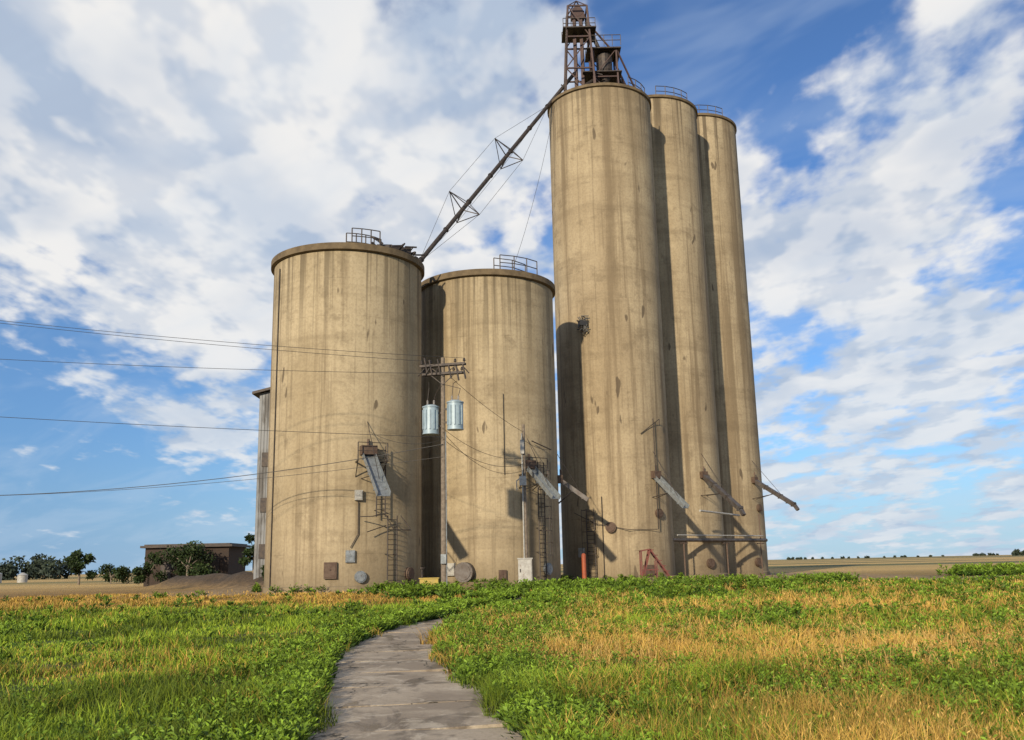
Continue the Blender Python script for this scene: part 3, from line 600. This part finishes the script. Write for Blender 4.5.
tree('bush',-35.6,92,3.6,3.2,2000,.24,TG1,TG2,clumps=9,low=.1)
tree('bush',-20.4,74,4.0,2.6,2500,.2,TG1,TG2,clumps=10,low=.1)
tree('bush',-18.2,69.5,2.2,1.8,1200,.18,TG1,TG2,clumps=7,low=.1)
def treeline(name,segs,n,leaf):
    P=[];C=[]
    for (xa,ya,xb,yb,hh,cnt) in segs:
        for i in range(cnt):
            t=random.random(); cx=xa+(xb-xa)*t;cy=ya+(yb-ya)*t+random.uniform(-8,8); h=hh*random.uniform(.55,1.1); k=n
            v=rng.normal(size=(k,3)); v/=np.linalg.norm(v,axis=1,keepdims=True); v*=(rng.random((k,1))**.4)*np.array([h*.5,h*.5,h*.5]); v[:,2]*=.95
            P.append(v+np.array([cx,cy,h*.5])); tt=np.clip(.5+v[:,2:3]/h+rng.uniform(-.2,.2,(k,1)),0,1); C.append((np.array([.025,.038,.032])*(1-tt)+np.array([.05,.068,.042])*tt)*random.uniform(.8,1.2))
    P=np.concatenate(P);C=np.concatenate(C);n_=len(P);D=rng.normal(size=(n_,3));D/=np.linalg.norm(D,axis=1,keepdims=True)
    leaves(name,P,D,leaf*rng.uniform(.7,1.4,n_),leaf*.7*rng.uniform(.7,1.3,n_),C)
treeline('distant_trees',[(-230,300,-138,290,8,44),(-420,420,-240,330,10,26)],300,1.1)
treeline('distant_trees',[(1000,2100,1500,2100,6,40),(560,2100,1000,2200,5,26),(575,1120,620,1120,7,5)],90,3.0)
# ---------------------------------------------------------------- sky + sun
SUN_AZ=R(204.5); SUN_EL=R(20)
w=bpy.data.worlds.new('World'); sc.world=w; w.use_nodes=True; nt=w.node_tree; n=N(nt); bg=nt.nodes['Background']
sky=n.n('ShaderNodeTexSky'); sky.sky_type='NISHITA'; sky.sun_disc=False; sky.sun_elevation=SUN_EL; sky.sun_rotation=SUN_AZ; sky.air_density=1.0; sky.dust_density=.1; sky.ozone_density=3.0
D=n.n('ShaderNodeTexCoord').outputs['Generated']; sp=n.n('ShaderNodeSeparateXYZ'); n.put(sp.inputs[0],D)
el=n.math('MAXIMUM',sp.outputs['Z'],0)
zc=n.math('ADD',el,.18); cb=n.n('ShaderNodeCombineXYZ'); n.put(cb.inputs[0],n.math('DIVIDE',sp.outputs['X'],zc)); n.put(cb.inputs[1],n.math('DIVIDE',sp.outputs['Y'],zc))
P=cb.outputs[0]
rot=n.n('ShaderNodeMapping'); n.put(rot.inputs['Vector'],P); rot.inputs['Rotation'].default_value=(0,0,R(28)); rot.inputs['Scale'].default_value=(1,.7,1); rv=rot.outputs[0]
big=n.noise(rv,1.3,3,.5,.2); mid=n.noise(rv,4.6,4,.54,.1); fine=n.noise(rv,15,4,.55,.1)
dens=n.math('ADD',n.math('MULTIPLY',big,.36),n.math('ADD',n.math('MULTIPLY',mid,.46),n.math('MULTIPLY',fine,.18)))
def blob(d,rad,amt):
    global dens
    v=Vector(d).normalized(); dist=n.vm('DISTANCE',D,tuple(v)); dens=n.math('ADD',dens,n.mr(dist,0,rad,amt,0))
def ae(az,e): return (math.sin(R(az))*math.cos(R(e)),math.cos(R(az))*math.cos(R(e)),math.sin(R(e)))
blob(ae(17,31),.24,-.12); blob(ae(29,33),.14,.09); blob(ae(-22,27),.48,.13); blob(ae(-8,20),.26,.08); blob(ae(-27,4),.34,-.12); blob(ae(24,13),.30,.07); blob(ae(12,24),.10,.12); blob(ae(20,21),.14,.06)
cov=n.mr(dens,.455,.560)
sA=n.noise(n.vm('ADD',rv,(3.13,1.72,0)),2.6,4,.55,.2)
mid2=n.noise(n.vm('ADD',rv,(.045,.07,0)),4.6,4,.54,.1)
sB=n.math('SUBTRACT',mid2,mid)
shade=n.math('ADD',n.mr(sA,.42,.64,0,.55),n.mr(sB,-.05,.08,0,.5),clamp=True)
cc=n.mix(shade,(10.4,10.2,9.9),(5.0,6.0,7.6))
lowb=n.mr(el,.30,.02); cc=n.mix(n.math('MULTIPLY',lowb,.4),cc,(5.0,6.7,8.8))
skyc=n.mix(1,sky.outputs[0],(.80,1.10,1.48),'MULTIPLY')
skyc=n.mix(n.mr(el,0,.15,.7,0),skyc,(4.0,6.1,8.6))
left=n.mr(n.vm('DISTANCE',D,tuple(Vector(ae(-30,6)))),0,.5,.55,0); skyc=n.mix(left,skyc,(1.5,3.3,6.3))
c=n.mix(n.math('MULTIPLY',cov,.96),skyc,cc)
veil=n.mr(n.noise(n.vm('MULTIPLY',rv,(1,2.5,1)),1.7,4,.6,.5),.42,.64,.02,.22); c=n.mix(veil,c,(6.4,7.7,9.3))
nt.links.new(c,bg.inputs['Color']); bg.inputs['Strength'].default_value=.088
L=bpy.data.lights.new('sun','SUN'); L.energy=5.0; L.angle=R(1.2); L.color=(1,.85,.63); so=link(bpy.data.objects.new('sun',L))
sd=Vector((math.sin(SUN_AZ)*math.cos(SUN_EL),math.cos(SUN_AZ)*math.cos(SUN_EL),math.sin(SUN_EL))); so.rotation_euler=sd.to_track_quat('Z','Y').to_euler(); so.location=(-30,-30,60)
# ---------------------------------------------------------------- camera
cam=bpy.data.cameras.new('camera'); co=link(bpy.data.objects.new('camera',cam)); cam.sensor_width=36; cam.lens=930/1024*36; cam.clip_end=20000; cam.clip_start=.1
co.matrix_world=Matrix.Translation((0,0,1.6))@Matrix.Rotation(R(90+11.84),4,'X')@Matrix.Rotation(R(-1.2),4,'Z')
sc.camera=co
sc.view_settings.view_transform='Standard'; sc.view_settings.look='None'; sc.view_settings.exposure=0
